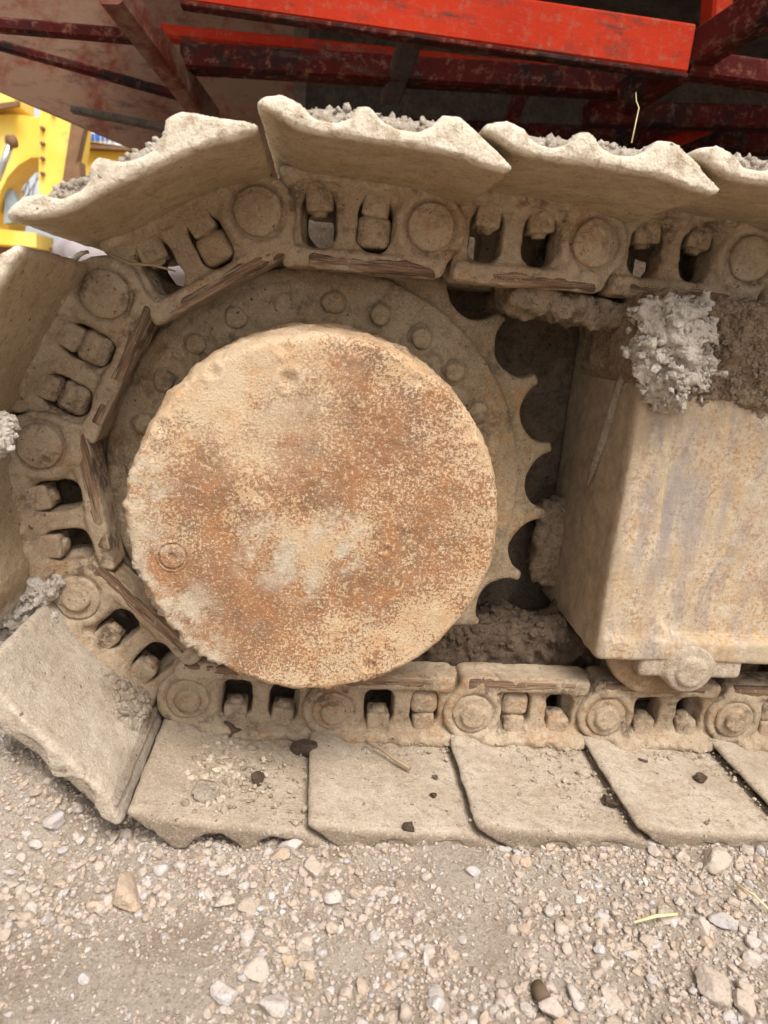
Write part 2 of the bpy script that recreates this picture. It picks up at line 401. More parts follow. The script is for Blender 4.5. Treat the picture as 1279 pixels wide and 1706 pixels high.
M_STRAW = plain('dry straw', (.66, .55, .30, 1), scale=60)
M_TWIG = plain('dry twig', (.33, .235, .14, 1), scale=80)
M_BUTT = plain('dark stub', (.13, .085, .05, 1), scale=90)

def groundmat():
    m = Mat('sandy dirt')
    c = m.mix(m.ramp(m.noise(5, 7, .65), .35, .65), (.42, .34, .265, 1), (.51, .425, .345, 1))
    c = m.mix(m.ramp(m.noise(13, 6, .72), .48, .58, 0, .8), c, (.35, .262, .19, 1))
    c = m.mix(m.ramp(m.noise(9, 6, .7), .60, .72, 0, .5), c, (.47, .43, .37, 1))
    c = m.mix(m.ramp(m.noise(260, 5, .7), .52, .61, 0, .8), c, (.25, .185, .13, 1))
    c = m.mix(m.ramp(m.noise(380, 4, .75), .53, .61, 0, .75), c, (.60, .52, .42, 1))
    m.col(c); m.bump(m.noise(70, 9, .75), .008, .7); m.bump(m.noise(420, 5, .8), .003, 1.); return m.m
M_GROUND = groundmat()
def stonemat():
    m = Mat('gravel stone', .9, .2)
    at = m.n('ShaderNodeAttribute'); at.attribute_name = 'tint'; t = at.outputs['Fac']
    cr = m.n('ShaderNodeValToRGB'); e = cr.color_ramp.elements
    e[0].position = 0; e[0].color = (.27, .20, .15, 1); e[1].position = 1; e[1].color = (.60, .57, .55, 1)
    for p, c in ((.25, (.38, .30, .235, 1)), (.5, (.48, .40, .335, 1)), (.66, (.44, .31, .205, 1)), (.75, (.50, .44, .40, 1)), (.90, (.42, .395, .39, 1))):
        q = e.new(p); q.color = c
    m.l(t, cr.inputs[0]); c = cr.outputs[0]
    c = m.mix(m.ramp(m.noise(90, 5, .7), .40, .62, .1, .75), c, (.45, .365, .29, 1))
    c = m.mix(m.ramp(m.noise(330, 5, .7), .55, .66, 0, .55), c, (.22, .17, .12, 1))
    m.col(c); m.bump(m.noise(160, 7, .75), .003, .7); m.bump(m.noise(700, 4, .7), .001, .7); return m.m
M_STONE = stonemat()

# ------------------------------------------------------------------ ground
GZ = -.386
def gh(x, y):
    z = GZ+.010*fbm(x, y, 0*x, 4.5, 4, 3)+.004*fbm(x, y, 0*x, 28, 4, 5)+.0035*fbm(x, y, 0*x, 80, 4, 8, .6)
    z = z-.010*np.exp(-((y-.16)/.1)**2)*((x > -.1))
    ss = lambda t: np.clip(t, 0, 1)**2*(3-2*np.clip(t, 0, 1))
    bank = ss((-.20-x)/.12)*ss((y+.05)/.09)*ss((1.6+x)/.8)*ss((1.2-y)/.8)
    z = z+bank*(.098+.022*fbm(x, y, 0*x, 12, 4, 13, .6)+.010*fbm(x, y, 0*x, 45, 4, 14, .6))
    z = z+.008*np.exp(-((y+.01)/.05)**2)*ss((x+.22)/.04)
    return z-.02*np.clip((-y-.06)/.4, 0, 1)
def axis(lo, hi, step, far):
    a = np.arange(lo, hi, step); g = step*np.cumprod(np.full(60, 1.16)); g = np.cumsum(g); g = g[g < far]
    g = np.append(g, far)
    return np.concatenate([lo-g[::-1], a, hi+g])
gx = axis(-.62, .95, .0045, 160); gy = axis(-.34, .34, .0045, 160)
GX, GY = np.meshgrid(gx, gy, indexing='ij')
GZm = gh(GX, GY); nx, ny = GX.shape
I = np.arange(nx*ny).reshape(nx, ny)
GF = np.stack([I[:-1, :-1], I[1:, :-1], I[1:, 1:], I[:-1, 1:]], -1).reshape(-1, 4)
g = put('ground', mesh('ground', np.stack([GX, GY, GZm], -1).reshape(-1, 3), GF, M_GROUND)); tag(g, 'pale sandy dirt ground strewn with gravel', 'ground', kind='structure')

# ------------------------------------------------------------------ pins of the track chain
YL, YC = .190, .278          # outer face of the near links, middle of the track
PINS = [(.115+.2*k, .329) for k in range(6, -1, -1)]+[(-.085, .328), (-.256, .223), (-.337, .040), (-.301, -.156), (-.160, -.299)]+[(.039+.2*k, -.312) for k in range(0, 8)]
I0 = 7                        # index of the pin where the top strand meets the sprocket
track = empty('crawler_track', (0, YC, GZ)); tag(track, 'dust caked steel crawler track wrapped round the drive sprocket', 'crawler track')
TI = T(0, -YC, -GZ)

def link_sdf(seed):
    def f(x, y, z):
        nz = .0024*fbm(x, y, z, 26, 3, seed)+.0016*fbm(x, y, z, 110, 3, seed+.3, .6)
        body = rb(x, y, z, -.070, .104, .004, .045, -.052, .050, .006)
        boss = cyl(x, y, z, .1, 0, .043, -.005, .042, .006)
        rail = rb(x, y, z, -.070, .124, -.004, .05, -.056, -.033, .005)
        rail = smax(rail, (x-.1185-(z+.055)*.46), .008)
        rail = smax(rail, -(x+.0745-(z+.055)*.46), .005)
        seat = rb(x, y, z, -.070, .078, -.003, .045, .030, .048, .008)
        d = smin(smin(smin(body, boss, .010), rail, .007), seat, .010)
        for cx in (-.031, .035):
            w = rb(x, y, z, cx-.0205, cx+.0205, -.05, .09, -.0325, .026, .0165)
            w2 = rb(x, y, z, cx-.023, cx+.023, -.05, .010, -.0345, .034, .0175)
            d = smax(d, -w, .004); d = smax(d, -w2, .004)
        tail = smin(cyl(x, y, z, -.1, 0, .039, .044, .066, .004), rb(x, y, z, -.102, -.045, .030, .060, -.046, .034, .008), .012)
        d = smin(d, tail, .010)
        # dirt packed against the shoe
        dirt = rb(x, y, z, -.075, .085, -.014+.016*fbm(x, 0*y, z, 22, 4, seed+2, .6), .02, .036, .05, .006)
        d = smin(d, dirt, .014)+np.clip((z-.012)/.03, 0, 1)*.0045*fbm(x, y, z, 70, 4, seed+5, .65)
        d = smax(d, -cyl(x, y, z, .1, 0, .0315, -.02, -.0015, .002), .003)
        return d+nz
    return f
def nut_sdf(seed):
    def f(x, y, z):
        a = rb(x, y, z, -.0155, .0155, .000, .036, -.007, .020, .0035)
        c = smin(a, cyl(x, z, y, 0, .016, .009, -.0125, 0, .002), .003)
        return c+.0020*fbm(x, y, z, 60, 4, seed)
    return f
def plug_sdf(seed):
    def f(x, y, z):
        a = rb(x, y, z, -.020, .020, .004, .035, -.030, .006, .010)
        return a+.0028*fbm(x, y, z, 45, 5, seed, .6)
    return f
NUTS = [mesh('nut', *surface(nut_sdf(s), (-.022, -.008, -.024), (.022, .041, .026), .002), M_LINK) for s in (11, 12, 13)]
PLUGS = [mesh('mud_plug', *surface(plug_sdf(s), (-.026, -.003, -.036), (.026, .041, .012), .0022), M_LINK) for s in (21, 22, 23)]
def pin_f(seed, small):
    def f(x, y, z):
        if small: a = smin(cyl(x, y, z, 0, 0, .029, -.0022, .01, .003), cyl(x, y, z, .001, -.001, .0175, -.0085, 0, .003), .003)
        else: a = smin(cyl(x, y, z, 0, 0, .0275, -.0060, .01, .004), cyl(x, y, z, .002, -.001, .020, -.0075, 0, .003), .005)
        return a+.0022*fbm(x, y, z, 50, 5, seed, .6)
    return f
PINM = [mesh('pin', *surface(pin_f(s, s > 33), (-.034, -.014, -.034), (.034, .013, .034), .0018), M_LINK) for s in (31, 32, 33, 34, 35, 36)]
def wear_f(seed):
    def f(x, y, z):
        e = .0060*fbm(x, 0*y, 0*z, 50, 4, seed)
        a = rb(x, y, z, -.050+abs(seed % 3)*.004, .112, -.0046, .004, -.0552, -.0405+e, .003)
        return a+.0012*fbm(x*.25, y, z, 160, 3, seed)
    return f
WEARS = [mesh('wear_strip', *surface(wear_f(s), (-.055, -.011, -.062), (.127, .009, -.032), (.004, .002, .0015)), M_WEAR) for s in (41, 42, 43)]

# shoe section in link coordinates: x along the chain, z outwards
ox = [-.090, -.083, -.066, -.050, -.038, -.020, -.008, .000, .010, .022, .035, .055, .066, .076, .090, .102, .125, .146]
oz = [.061, .067, .071, .066, .055, .053, .057, .068, .069, .058, .053, .053, .059, .069, .069, .062, .046, .032]
ixx = [-.090, -.075, -.055, -.040, .0, .080, .100, .120, .138, .146]
izz = [.0595, .054, .0455, .0425, .0415, .0375, .0345, .0295, .0265, .0305]
xs = np.linspace(-.1, .156, 600)
def sm(a, n=13):
    k = np.hanning(n); k /= k.sum(); return np.convolve(np.pad(a, n//2, 'edge'), k, 'valid')
OS, IS = sm(np.interp(xs, ox, oz), 11), sm(np.interp(xs, ixx, izz), 25)
SHW = .556
def shoe_sdf(seed, grouser=0.):
    def f(x, y, z):
        wob = .0025*fbm(x, y, 0*z, 7, 2, seed)
        o = np.interp(x, xs, OS); o = o+np.clip(o-.056, 0, 1)*grouser; i = np.interp(x, xs, IS)
        ex = .0014*fbm(x, y, z, 30, 3, seed+1)
        d = smax(i-z+wob*.4, z-o-wob*.4, .003)
        d = smax(d*.9, smax(x-.1455+ex, -.0885-x+ex, .002), .004)
        d = smax(d, smax(-y+.0012*fbm(x, y, z, 40, 3, seed+4), y-SHW, .002), .0042)
        return d+.0011*fbm(x, y, z, 45, 3, seed+2)+.0008*fbm(x, y, z, 150, 2, seed+3)
    return f
def soil_sdf(seed, x0=-.052, x1=.074, top=.0625, ys=.008):
    def f(x, y, z):
        h = top+.007*fbm(x, y, 0*z, 24, 4, seed, .6)+.003*fbm(x, y, z, 110, 3, seed+.5)
        d = smax(z-h, .047-z, .002)
        d = smax(d, smax(x0-x, x-x1, .002)+.004*fbm(x, y, z, 40, 3, seed), .004)
        return smax(d, smax(ys+.006*fbm(x, 0*y, z, 30, 3, seed+2)-y, y-.5, .002), .006)
    return f
SOILS = [mesh('packed_soil', *clodded(*surface(soil_sdf(s), (-.062, .0, .043), (.084, .51, .082), (.0034, .005, .0025)), 420, .0012, .0065, s, lambda v: (v[:, 1] < .12) & (v[:, 2] > .054), 0), M_CREAM) for s in (51, 52, 53)]
SOIL_LOW = mesh('packed_soil', *surface(soil_sdf(57, -.07, .098, .067, .001), (-.08, -.008, .043), (.108, .51, .086), (.003, .004, .0025)), M_SOIL)
def frame_of(i):
    r, l = PINS[i], PINS[i+1]
    e = Vector((r[0]-l[0], 0, r[1]-l[1])).normalized(); c = Vector(((r[0]+l[0])/2, 0, (r[1]+l[1])/2))
    return Matrix(((e.x, 0, -e.z, c.x), (0, 1, 0, 0), (e.z, 0, e.x, c.z), (0, 0, 0, 1)))
LOS, HIS = (-.096, -.006, .020), (.152, .562, .081)
far_link = mesh('link', *surface(link_sdf(3), (-.148, -.025, -.062), (.15, .072, .056), .0042), M_LINK)
bush = MB().tube([(-.1, .05, 0), (-.1, .126, 0)], .029, 20)
BUSH = mesh('bushing', bush.v, bush.f, M_LINK, False)
VIS = range(I0-4, I0+9)
spare_link = spare_shoe = None
plugged = {I0-1: (1,), I0: (1,), I0+1: (0, 1), I0+5: (0,), I0+6: (1,), I0+4: (), I0-2: (), I0+8: (1,)}
for i in range(len(PINS)-1):
    F = TI @ frame_of(i)
    vis = i in VIS
    if vis or spare_link is None:
        lm = mesh('link', *surface(link_sdf(i+.17), (-.148, -.025, -.062), (.15, .072, .056), .0028 if vis else .0045), M_LINK)
        bottom = i >= I0+4
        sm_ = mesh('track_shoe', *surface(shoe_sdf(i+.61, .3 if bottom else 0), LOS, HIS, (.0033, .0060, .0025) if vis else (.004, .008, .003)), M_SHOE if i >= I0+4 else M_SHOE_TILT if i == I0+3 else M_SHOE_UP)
        if not vis: spare_link, spare_shoe = lm, sm_
    else: lm, sm_ = spare_link, spare_shoe
    dz = .006 if i >= I0+4 else 0.
    L = put('link', lm, track, F @ T(0, YL, 0))
    put('link', far_link, track, F @ T(0, 2*YC-YL, 0) @ Matrix.Scale(-1, 4, (0, 1, 0)))
    put('bushing', BUSH, L)
    put('pin', PINM[i % 3+(3 if i >= I0+3 else 0)], L, T(.1, -.0035, 0) @ Matrix.Rotation(i*1.3, 4, 'Y'))
    put('wear_strip', WEARS[i % 3], L)
    for k, cx in enumerate((-.031, .035)):
        put('nut', NUTS[(i+k) % 3], L, T(cx, .002, .014) @ Matrix.Rotation(.12*math.sin(i*3+k*2), 4, 'Y'))
        if k in plugged.get(i, ()): put('mud_plug', PLUGS[(i+k) % 3], L, T(cx, 0, .002))
    if i in (I0, I0+1):
        b = MB()
        for rr_, w_ in ((.0465, .0045), (.0515, .0032)):
            a0, a1 = (.75, 2.3) if w_ > .004 else (1.2, 2.2)
            b.tube([(.1+rr_*math.cos(a0+(a1-a0)*k/14), -.014+.003*math.sin(k*2.1+i), rr_*math.sin(a0+(a1-a0)*k/14)) for k in range(15)], [w_*(.35+.65*math.sin(math.pi*(k+.7)/15.4)) for k in range(15)], 7)
        b.obj('lit_dust_edge', M_PALE, L, True)  # pale arcs added as dusty boss edges catching light between the shoes
    dx = {I0: -.009, I0+1: -.022, I0+3: -.02}.get(i, -.013 if i >= I0+4 else 0.)
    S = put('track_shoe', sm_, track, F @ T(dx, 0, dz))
    if i < I0+2: put('packed_soil', SOILS[i % 3], S, T(0, 0, 0))
    elif I0+3 <= i < I0+9 and i != I0+4: put('packed_soil', SOIL_LOW, S)

# ------------------------------------------------------------------ drive sprocket with its hub cover
spr = empty('drive_sprocket', (0, YC, 0)); tag(spr, 'toothed drive sprocket with a round rust speckled hub cover', 'sprocket')
SI = T(0, -YC, 0)
TIP0 = math.radians(45.6)
def ring_sdf(x, y, z):
    r = np.sqrt(x*x+z*z); th = np.arctan2(z, x)
    st = 2*math.pi/21
    d = r-.337
    t = (th-TIP0)/st; t = (t-np.floor(t)-.5)*st           # 0 in the middle of a gap
    gx_, gz_ = r*np.cos(t)-.338, r*np.sin(t)
    d = smax(d, .0428-np.sqrt(gx_**2+gz_**2), .004)
    d = smax(d, .262-r, .004)
    y0 = .262+.010*np.clip((r-.305)/.028, 0, 1)
    d = smax(d, smax(y0-y, y-.298+.010*np.clip((r-.305)/.028, 0, 1), .003), .005)
    return d+.0018*fbm(x, y, z, 35, 4, 71)
V, Fq = surface(ring_sdf, (-.345, .252, -.345), (.345, .306, .345), .003)
put('tooth_ring', mesh('tooth_ring', V, Fq, M_SPROCKET), spr, SI)
def disc_sdf(x, y, z):
    r = np.sqrt(x*x+z*z)
    y0 = .247+.0022*np.clip(np.sin((r-.262)*600), 0, 1)*((r > .262) & (r < .2675))+.004*np.clip((r-.27)/.015, 0, 1)
    y0 = y0+.003*fbm(x, 0*y, z, 18, 4, 72)-.020*np.clip(1.2-np.abs(r-.226)/.038, 0, 1)*np.clip(fbm(x, 0*y, z, 26, 5, 73, .62)+.22, 0, 1)
    d = smax(smax(r-.280+.0015*fbm(x, y, z, 40, 3, 75), .15-r, .003), smax(y0-y, y-.29, .002), .004)
    return d+.0012*fbm(x, y, z, 80, 3, 74)
V, Fq = surface(disc_sdf, (-.292, .234, -.292), (.292, .294, .292), (.0036, .0028, .0036))
disc = put('sprocket_disc', mesh('sprocket_disc', V, Fq, M_SPROCKET), spr, SI)
def bolt_f(s):
    def f(x, y, z):
        return smin(cyl(x, y, z, 0, 0, .0135, -.014, .004, .005), cyl(x, y, z, 0, 0, .018, -.003, .004, .003), .007)+.0055*fbm(x, y, z, 42, 5, s, .6)
    return f
BOLTS = [mesh('bolt', *surface(bolt_f(s), (-.024, -.019, -.024), (.024, .008, .024), .0022), M_SPROCKET) for s in (81, 82, 83, 84)]
for k in range(24):
    a = math.radians(103.4+15*k)
    put('bolt', BOLTS[k % 4], disc, T(.236*math.cos(a), .247, .236*math.sin(a)) @ Matrix.Rotation(k, 4, 'Y'))
# hub cover: turned drum with a crumbly rim
RH, YH = .197, .045
nr, nt = 118, 560
th = np.linspace(0, 2*math.pi, nt, endpoint=False)
prof = [(.189*k/80, YH) for k in range(1, 81)]+[(.1915, YH+.0006), (.1938, YH+.0022), (.1955, YH+.0048), (.1968, YH+.0078)]+[(.1968+.0102*(1-math.exp(-k/9.)), YH+.0078+.19*(k/34)) for k in range(1, 35)]
Rr = np.array([p[0] for p in prof])[:, None]; Yy = np.array([p[1] for p in prof])[:, None]
c_, s_ = np.cos(th)[None], np.sin(th)[None]
X, Z, Y = Rr*c_, Rr*s_, Yy+0*c_
rimw = np.exp(-((Rr-.196)/.008)**2)*np.exp(-np.clip(Y-YH-.02, 0, 1)/.03)
left = np.clip(.35-.65*(c_*.8+s_*.5), .15, 1)
crumb = np.maximum(fbm(X, Y, Z, 90, 5, 91, .68), -.1)*np.clip(.5+1.6*fbm(X, Y, Z, 16, 2, 98), .1, 1.5)
rad = (.0015*fbm(X, Y, Z, 14, 3, 92)+rimw*left*.016*crumb+(.002+.004*np.clip((Y-YH)/.02, 0, 1))*fbm(X, Y, Z, 50, 4, 99, .6))*np.clip(Rr/.18, 0, 1)
dy = -.0026*fbm(X, 0*Y, Z, 13, 4, 93)-.0007*fbm(X, 0*Y, Z, 90, 4, 94)
mud = np.clip(fbm(X, 0*Y, Z, 10, 4, 95)*1.6-.05+.5*np.clip((-c_-.35*s_-.3), 0, 1)*np.clip((Rr-.15)/.05, 0, 1), 0, .8)
dy = dy-.0042*mud*(1+.5*fbm(X, 0*Y, Z, 120, 3, 96))-rimw*left*.006*np.maximum(crumb, 0)
for px, py, rr, dd in ((481, 638, .007, .004), (472, 581, .006, .003), (594, 587, .006, .003), (356, 625, .006, .003), (271, 713, .007, .003), (700, 639, .007, .003), (777, 724, .007, .0025), (640, 915, .004, .002), (612, 1105, .006, .0025)):
    q = aty(px, py, YH); dd2 = np.sqrt((X-q[0])**2+(Z-q[2])**2)
    dy = dy+dd*np.exp(-(dd2/rr)**2)-.0012*np.exp(-((dd2-rr*1.7)/(rr*.5))**2)
fl = np.clip((.1985-Rr)/.004, 0, 1)*np.clip(1-(Y-YH)/.010, 0, 1)
X, Z, Y = X+rad*c_, Z+rad*s_, Y+dy*fl
V = np.concatenate([np.array([[0, YH+float(dy[0].mean()), 0]]), np.stack([X, Y, Z], -1).reshape(-1, 3)])
n_ = len(prof); J = 1+np.arange(n_*nt).reshape(n_, nt); Jn = np.roll(J, -1, 1)
q = np.stack([J[:-1], Jn[:-1], Jn[1:], J[1:]], -1).reshape(-1, 4)[:, ::-1]
Fh = q.tolist()+[(0, int(J[0, k]), int(Jn[0, k])) for k in range(nt)]
V[:, [0, 2]] *= 1.018
hub = put('hub_cover', mesh('hub_cover', V, Fh, M_HUB), spr, SI)
def plug_f(s):
    def f(x, y, z):
        r = np.sqrt(x*x+z*z)
        d = cyl(x, y, z, 0, 0, .0135, -.0025, .006, .002)
        d = smax(d, -(np.sqrt((r-.0)**2+(y+.0025)**2)-.0042), .0015)
        d = smin(d, np.sqrt((r-.0165)**2+(y-.0005)**2)-.0016, .001)
        return d+.0006*fbm(x, y, z, 120, 3, s)
    return f
PLG = mesh('plug', *surface(plug_f(5), (-.021, -.006, -.021), (.021, .008, .021), .0013), M_HUB)
for px, py in ((287, 927),):
    q = aty(px, py, YH); put('plug', PLG, hub, T(q[0], YH+.0006, q[2]))

# ------------------------------------------------------------------ track frame, roller, inner body
fr = empty('undercarriage', (.40, .27, -.2)); tag(fr, 'rust streaked box frame of the undercarriage behind the sprocket teeth', 'undercarriage')
FI = T(-.40, -.27, .2)
def frame_sdf(x, y, z):
    main = rb(x, y, z, .396, .95, .163, .392, -.192, .236, .006)
    wl = .433+(.165-z)*.092
    band = smax(rb(x, y, z, .389, .60, .150, .175, -.199, .225, .006), x-wl, .006)
    band = smax(band, -.395-.0-x, .003)
    flange = rb(x, y, z, .389, .95, .146, .2, -.201, -.167, .007)
    endp = rb(x, y, z, .389, .405, .150, .395, -.199, .236, .005)
    corner = smax(rb(x, y, z, .42, .52, .153, .18, -.19, -.12, .004), .055-np.sqrt((x-.519)**2+(z+.112)**2), .006)
    d = smin(smin(smin(main, band, .005), smin(flange, endp, .005), .006), corner, .006)
    return d+.0016*fbm(x, y, z, 16, 3, 101)+.0008*fbm(x, y, z, 90, 3, 102)
V, Fq = surface(frame_sdf, (.378, .135, -.212), (.93, .402, .246), .004)
put('frame_box', mesh('frame_box', V, Fq, M_FRAME), fr, FI)
b = MB(); b.bar((.925, .276, .022), (2.6, .276, .022), .222, .41, bev=.006); b.obj('rear_box', M_FRAME, fr).matrix_local = FI
b = MB(); b.tube([(.4335+(.165-z_)*.092+.001, .1625+.0006*math.sin(z_*400), z_) for z_ in np.linspace(.15, -.155, 60)], [.0032+.0009*math.sin(k*1.9) for k in range(60)], 7)
b.obj('weld_bead', M_FRAME, fr, True).matrix_local = FI
b = MB(); b.tube([(x_, .1625, -.1655+.0006*math.sin(x_*500)) for x_ in np.linspace(.47, .92, 80)], [.0032+.0009*math.sin(k*2.3) for k in range(80)], 7)
b.obj('weld_bead', M_FRAME, fr, True).matrix_local = FI
def arm_sdf(x, y, z):
    zc = .262-(x-.24)*.10
    d = smax(np.abs(z-zc)-.014, smax(.225-x, x-.42, .004), .006)
    d = smax(d, smax(.205-y, y-.37, .004), .006)
    return d+.018*fbm(x, y, z, 26, 5, 105, .68)-.016*np.abs(fbm(x, y, z, 42, 3, 106))+.004
put('guide_arm', mesh('guide_arm', *surface(arm_sdf, (.212, .19, .21), (.43, .38, .29), .0035), M_MUD), fr, FI)
def post_sdf(x, y, z):
    d = rb(x, y, z, .345, .40, .33, .375, -.17, -.02, .012)+.1*np.clip(z+.1, 0, 1)
    return d+.020*fbm(x, y, z, 26, 5, 107, .65)-.012*np.abs(fbm(x, y, z, 45, 3, 108))+.004
put('guide_post', mesh('guide_post', *surface(post_sdf, (.31, .31, -.19), (.42, .40, .03), .0036), M_MUD), fr, FI)
b = MB(); b.bar((.02, .415, .02), (.96, .415, .02), .02, .52, bev=.003); b.obj('rear_plate', M_DUSK, fr).matrix_local = FI
q0, q1, q2, q3 = aty(1012, 540, .148)+[-.004, 0, 0], aty(990, 600, .2), aty(968, 690, .23), aty(962, 742, .24)
strip = [(.386, .19, .215), (.3865, .21, .16), (.386, .228, .10), (.384, .245, .045), (.381, .25, .02)]
b = MB(); b.tube(strip, [.003, .006, .007, .006, .002], 6); b.obj('peeling_strip', M_SOIL, fr, True).matrix_local = FI

rol = empty('track_roller', (.53, .20, -.19)); tag(rol, 'dusty bottom track roller under the frame corner', 'roller')
RI = T(-.53, -.20, .19)
def flange_f(x, y, z):
    d = smin(smin(cyl(x, y, z, .497, -.182, .085, .172, .188, .004), cyl(x, y, z, .497, -.182, .070, .1685, .19, .003), .003), cyl(x, y, z, .497, -.182, .072, .18, .36, .004), .003)
    return d+.001*fbm(x, y, z, 50, 4, 110)
put('roller_body', mesh('roller_body', *surface(flange_f, (.40, .150, -.278), (.60, .37, -.08), .0034), dusty('rusty roller steel', (.27, .165, .085, 1), (.34, .235, .14, 1), (.17, .10, .05, 1), .4)), rol, RI)
def cap_f(x, y, z):
    a = rb(x, y, z, .455, .606, .150, .175, -.226, -.188, .007)
    c = smin(cyl(x, y, z, .525, -.210, .036, .142, .175, .007), cyl(x, y, z, .525, -.212, .022, .136, .15, .004), .004)
    return smin(a, c, .007)+.0012*fbm(x, y, z, 40, 4, 112)
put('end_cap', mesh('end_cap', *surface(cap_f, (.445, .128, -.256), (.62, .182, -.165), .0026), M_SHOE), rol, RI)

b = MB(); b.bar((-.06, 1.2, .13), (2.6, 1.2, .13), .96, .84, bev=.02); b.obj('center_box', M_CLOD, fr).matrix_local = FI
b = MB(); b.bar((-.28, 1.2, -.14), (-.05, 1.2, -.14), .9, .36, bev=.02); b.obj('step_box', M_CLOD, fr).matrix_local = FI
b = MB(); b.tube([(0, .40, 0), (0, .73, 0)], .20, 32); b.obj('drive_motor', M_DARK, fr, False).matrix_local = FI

# ------------------------------------------------------------------ mud stuck to the frame
def mudmass(x, y, z):
    low = .150+.030*fbm(x, 0*y, 0*z, 14, 4, 126, .6)-.012*np.clip((x-.5)/.2, 0, 1)+.030*np.clip((.400-x)/.02, 0, 1)
    thick = .005+.030*np.clip((z-low)/.085, 0, 1)
    n = fbm(x, y, z, 26, 5, 121, .62); bl = np.abs(fbm(x, y, z, 48, 3, 122, .6))
    front = (.163-thick)-y-.014*n-.016*bl+.006
    d = smax(front, smax(y-.36, smax(low-z, z-.274-.010*n, .006), .006), .010)
    d = smax(d, .373-x+.012*n, .008)
    return d*.8
V, Fq = surface(mudmass, (.350, .085, .115), (.93, .37, .30), .0036)
V, Fq = clodded(V, Fq, 3000, .0012, .0075, 124, lambda v: (v[:, 1] < .17) & (v[:, 0] < .75), 0, 2.6)
put_m = put('caked_mud', mesh('caked_mud', V, Fq, M_MUD, False)); tag(put_m, 'brown crumbly mud caked along the top of the track frame', 'mud')
def clay(name, spots, seed, label, h=.0022, sc=1.):
    def f(x, y, z):
        d = None
        for px, py, yy, rr in spots:
            e = ell(x, y, z, aty(px, py, yy), (rr, rr*.8, rr)); d = e if d is None else smin(d, e, .008)
        n = fbm(x, y, z, 60, 4, seed, .55); bl = np.abs(fbm(x, y, z, 95, 2, seed+1, .5)); b2 = np.abs(fbm(x, y, z, 40, 2, seed+2, .4))
        return d+sc*(.016*n-.010*bl-.018*b2+.007)
    C = np.array([aty(a, b_, c) for a, b_, c, _ in spots]); R = max(q[3] for q in spots)+.012
    V, Fq = surface(f, tuple(C.min(0)-R), tuple(C.max(0)+R), h)
    V, Fq = clodded(V, Fq, int(110*len(spots)), .0012, .0075, seed, None, 0, 2.4)
    return tag(put(name, mesh(name, V, Fq, M_PALE, False)), label, 'clay lump')
clay('clay_lump', ((1112, 560, .122, .038), (1085, 592, .122, .024), (1145, 560, .122, .026), (1128, 620, .124, .032), (1105, 650, .13, .022), (1160, 612, .13, .022), (1100, 528, .13, .02), (1118, 668, .135, .014), (1145, 530, .13, .018)), 131, 'pale grey clay lump stuck on the corner of the track frame', .002)
clay('clay_lump', ((20, 1012, .17, .022), (58, 998, .18, .022), (-20, 1030, .17, .022)), 135, 'whitish clay behind the top corner of the tilted lower left shoe')
clay('clay_lump', ((-12, 712, .06, .014), (-12, 735, .06, .011)), 139, 'whitish clay bit at the left edge between two shoes', .0025, .6)

def pile(x, y, z):
    d = rb(x, y, z, .10, .43, .245, .345, -.31, -.205, .02)
    return d+.03*fbm(x, y, z, 20, 4, 161, .6)-.02*np.abs(fbm(x, y, z, 50, 4, 162, .6))+.004
V, Fq = surface(pile, (.07, .225, -.33), (.45, .37, -.16), .005)
V, Fq = clodded(V, Fq, 500, .002, .010, 163, lambda v: v[:, 2] > -.24)
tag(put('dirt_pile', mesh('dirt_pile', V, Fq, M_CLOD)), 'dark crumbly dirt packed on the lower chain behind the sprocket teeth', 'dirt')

# ------------------------------------------------------------------ stones
def sand_patch(x, y):
    s = 0*x
    for px, py, r in ((785, 1480, .060), (795, 1530, .062), (810, 1585, .05), (770, 1450, .05), (170, 1620, .07), (270, 1640, .06), (60, 1660, .06), (590, 1600, .035), (330, 1560, .035), (915, 1490, .035)):
        q = atz(px, py, GZ-.005); s = np.maximum(s, np.clip(1.35-np.sqrt((x-q[0])**2+(y-q[1])**2)/r, 0, 1))
    return s
r = np.random.default_rng(21)
GV, GFc, GT = [], [], []; base = 0
def scatter(n, smin_, smax_, sub, region, keep, power=2.2, sink=.25, zfun=None):
    global base
    x = r.uniform(region[0], region[1], n); y = r.uniform(region[2], region[3], n)
    k = keep(x, y) > r.random(n); x, y = x[k], y[k]; n = len(x)
    s = smin_+(smax_-smin_)*r.random(n)**power
    P = rocks(n, sub, r, 9, sharp=40.); P[..., 2] *= .8
    P = np.einsum('nij,nvj->nvi', rotm(r, n), P)*s[:, None, None]
    z = (zfun or gh)(x, y)+s*(.55-sink)
    P += np.stack([x, y, z], -1)[:, None, :]
    f = ICO[sub][1]; nv = P.shape[1]
    GV.append(P.reshape(-1, 3)); GFc.append((f[None]+(np.arange(n)*nv)[:, None, None]+base).reshape(-1, 3)); base += n*nv
    GT.append(np.repeat(np.clip(r.beta(1.6, 1.5, n), 0, 1), nv))
def dens(x, y):
    d = .48+.75*np.clip(fbm(x, y, 0*x, 7, 3, 33)*1.3+.35, 0, 1)
    d = d*np.where(x > .15, 1.15, .85)*np.where(y > -.10, 1.2, .9)
    d = d*(1-.95*sand_patch(x, y))
    d = d*np.clip(1.4-np.clip((y-.03)/.1, 0, 1)*np.where(x > -.2, 1.4, .6), .0, 1.4)
    return d
scatter(13000, .0010, .0028, 0, (-.62, .95, -.32, .10), lambda x, y: np.clip(.45+dens(x, y), 0, 1), 1.5, .3)
scatter(16500, .0022, .0050, 0, (-.60, .92, -.31, .08), lambda x, y: np.clip(.1+dens(x, y), 0, 1), 1.5, .3)
scatter(2300, .0042, .0082, 1, (-.60, .92, -.31, .05), dens, 1.9, .34)
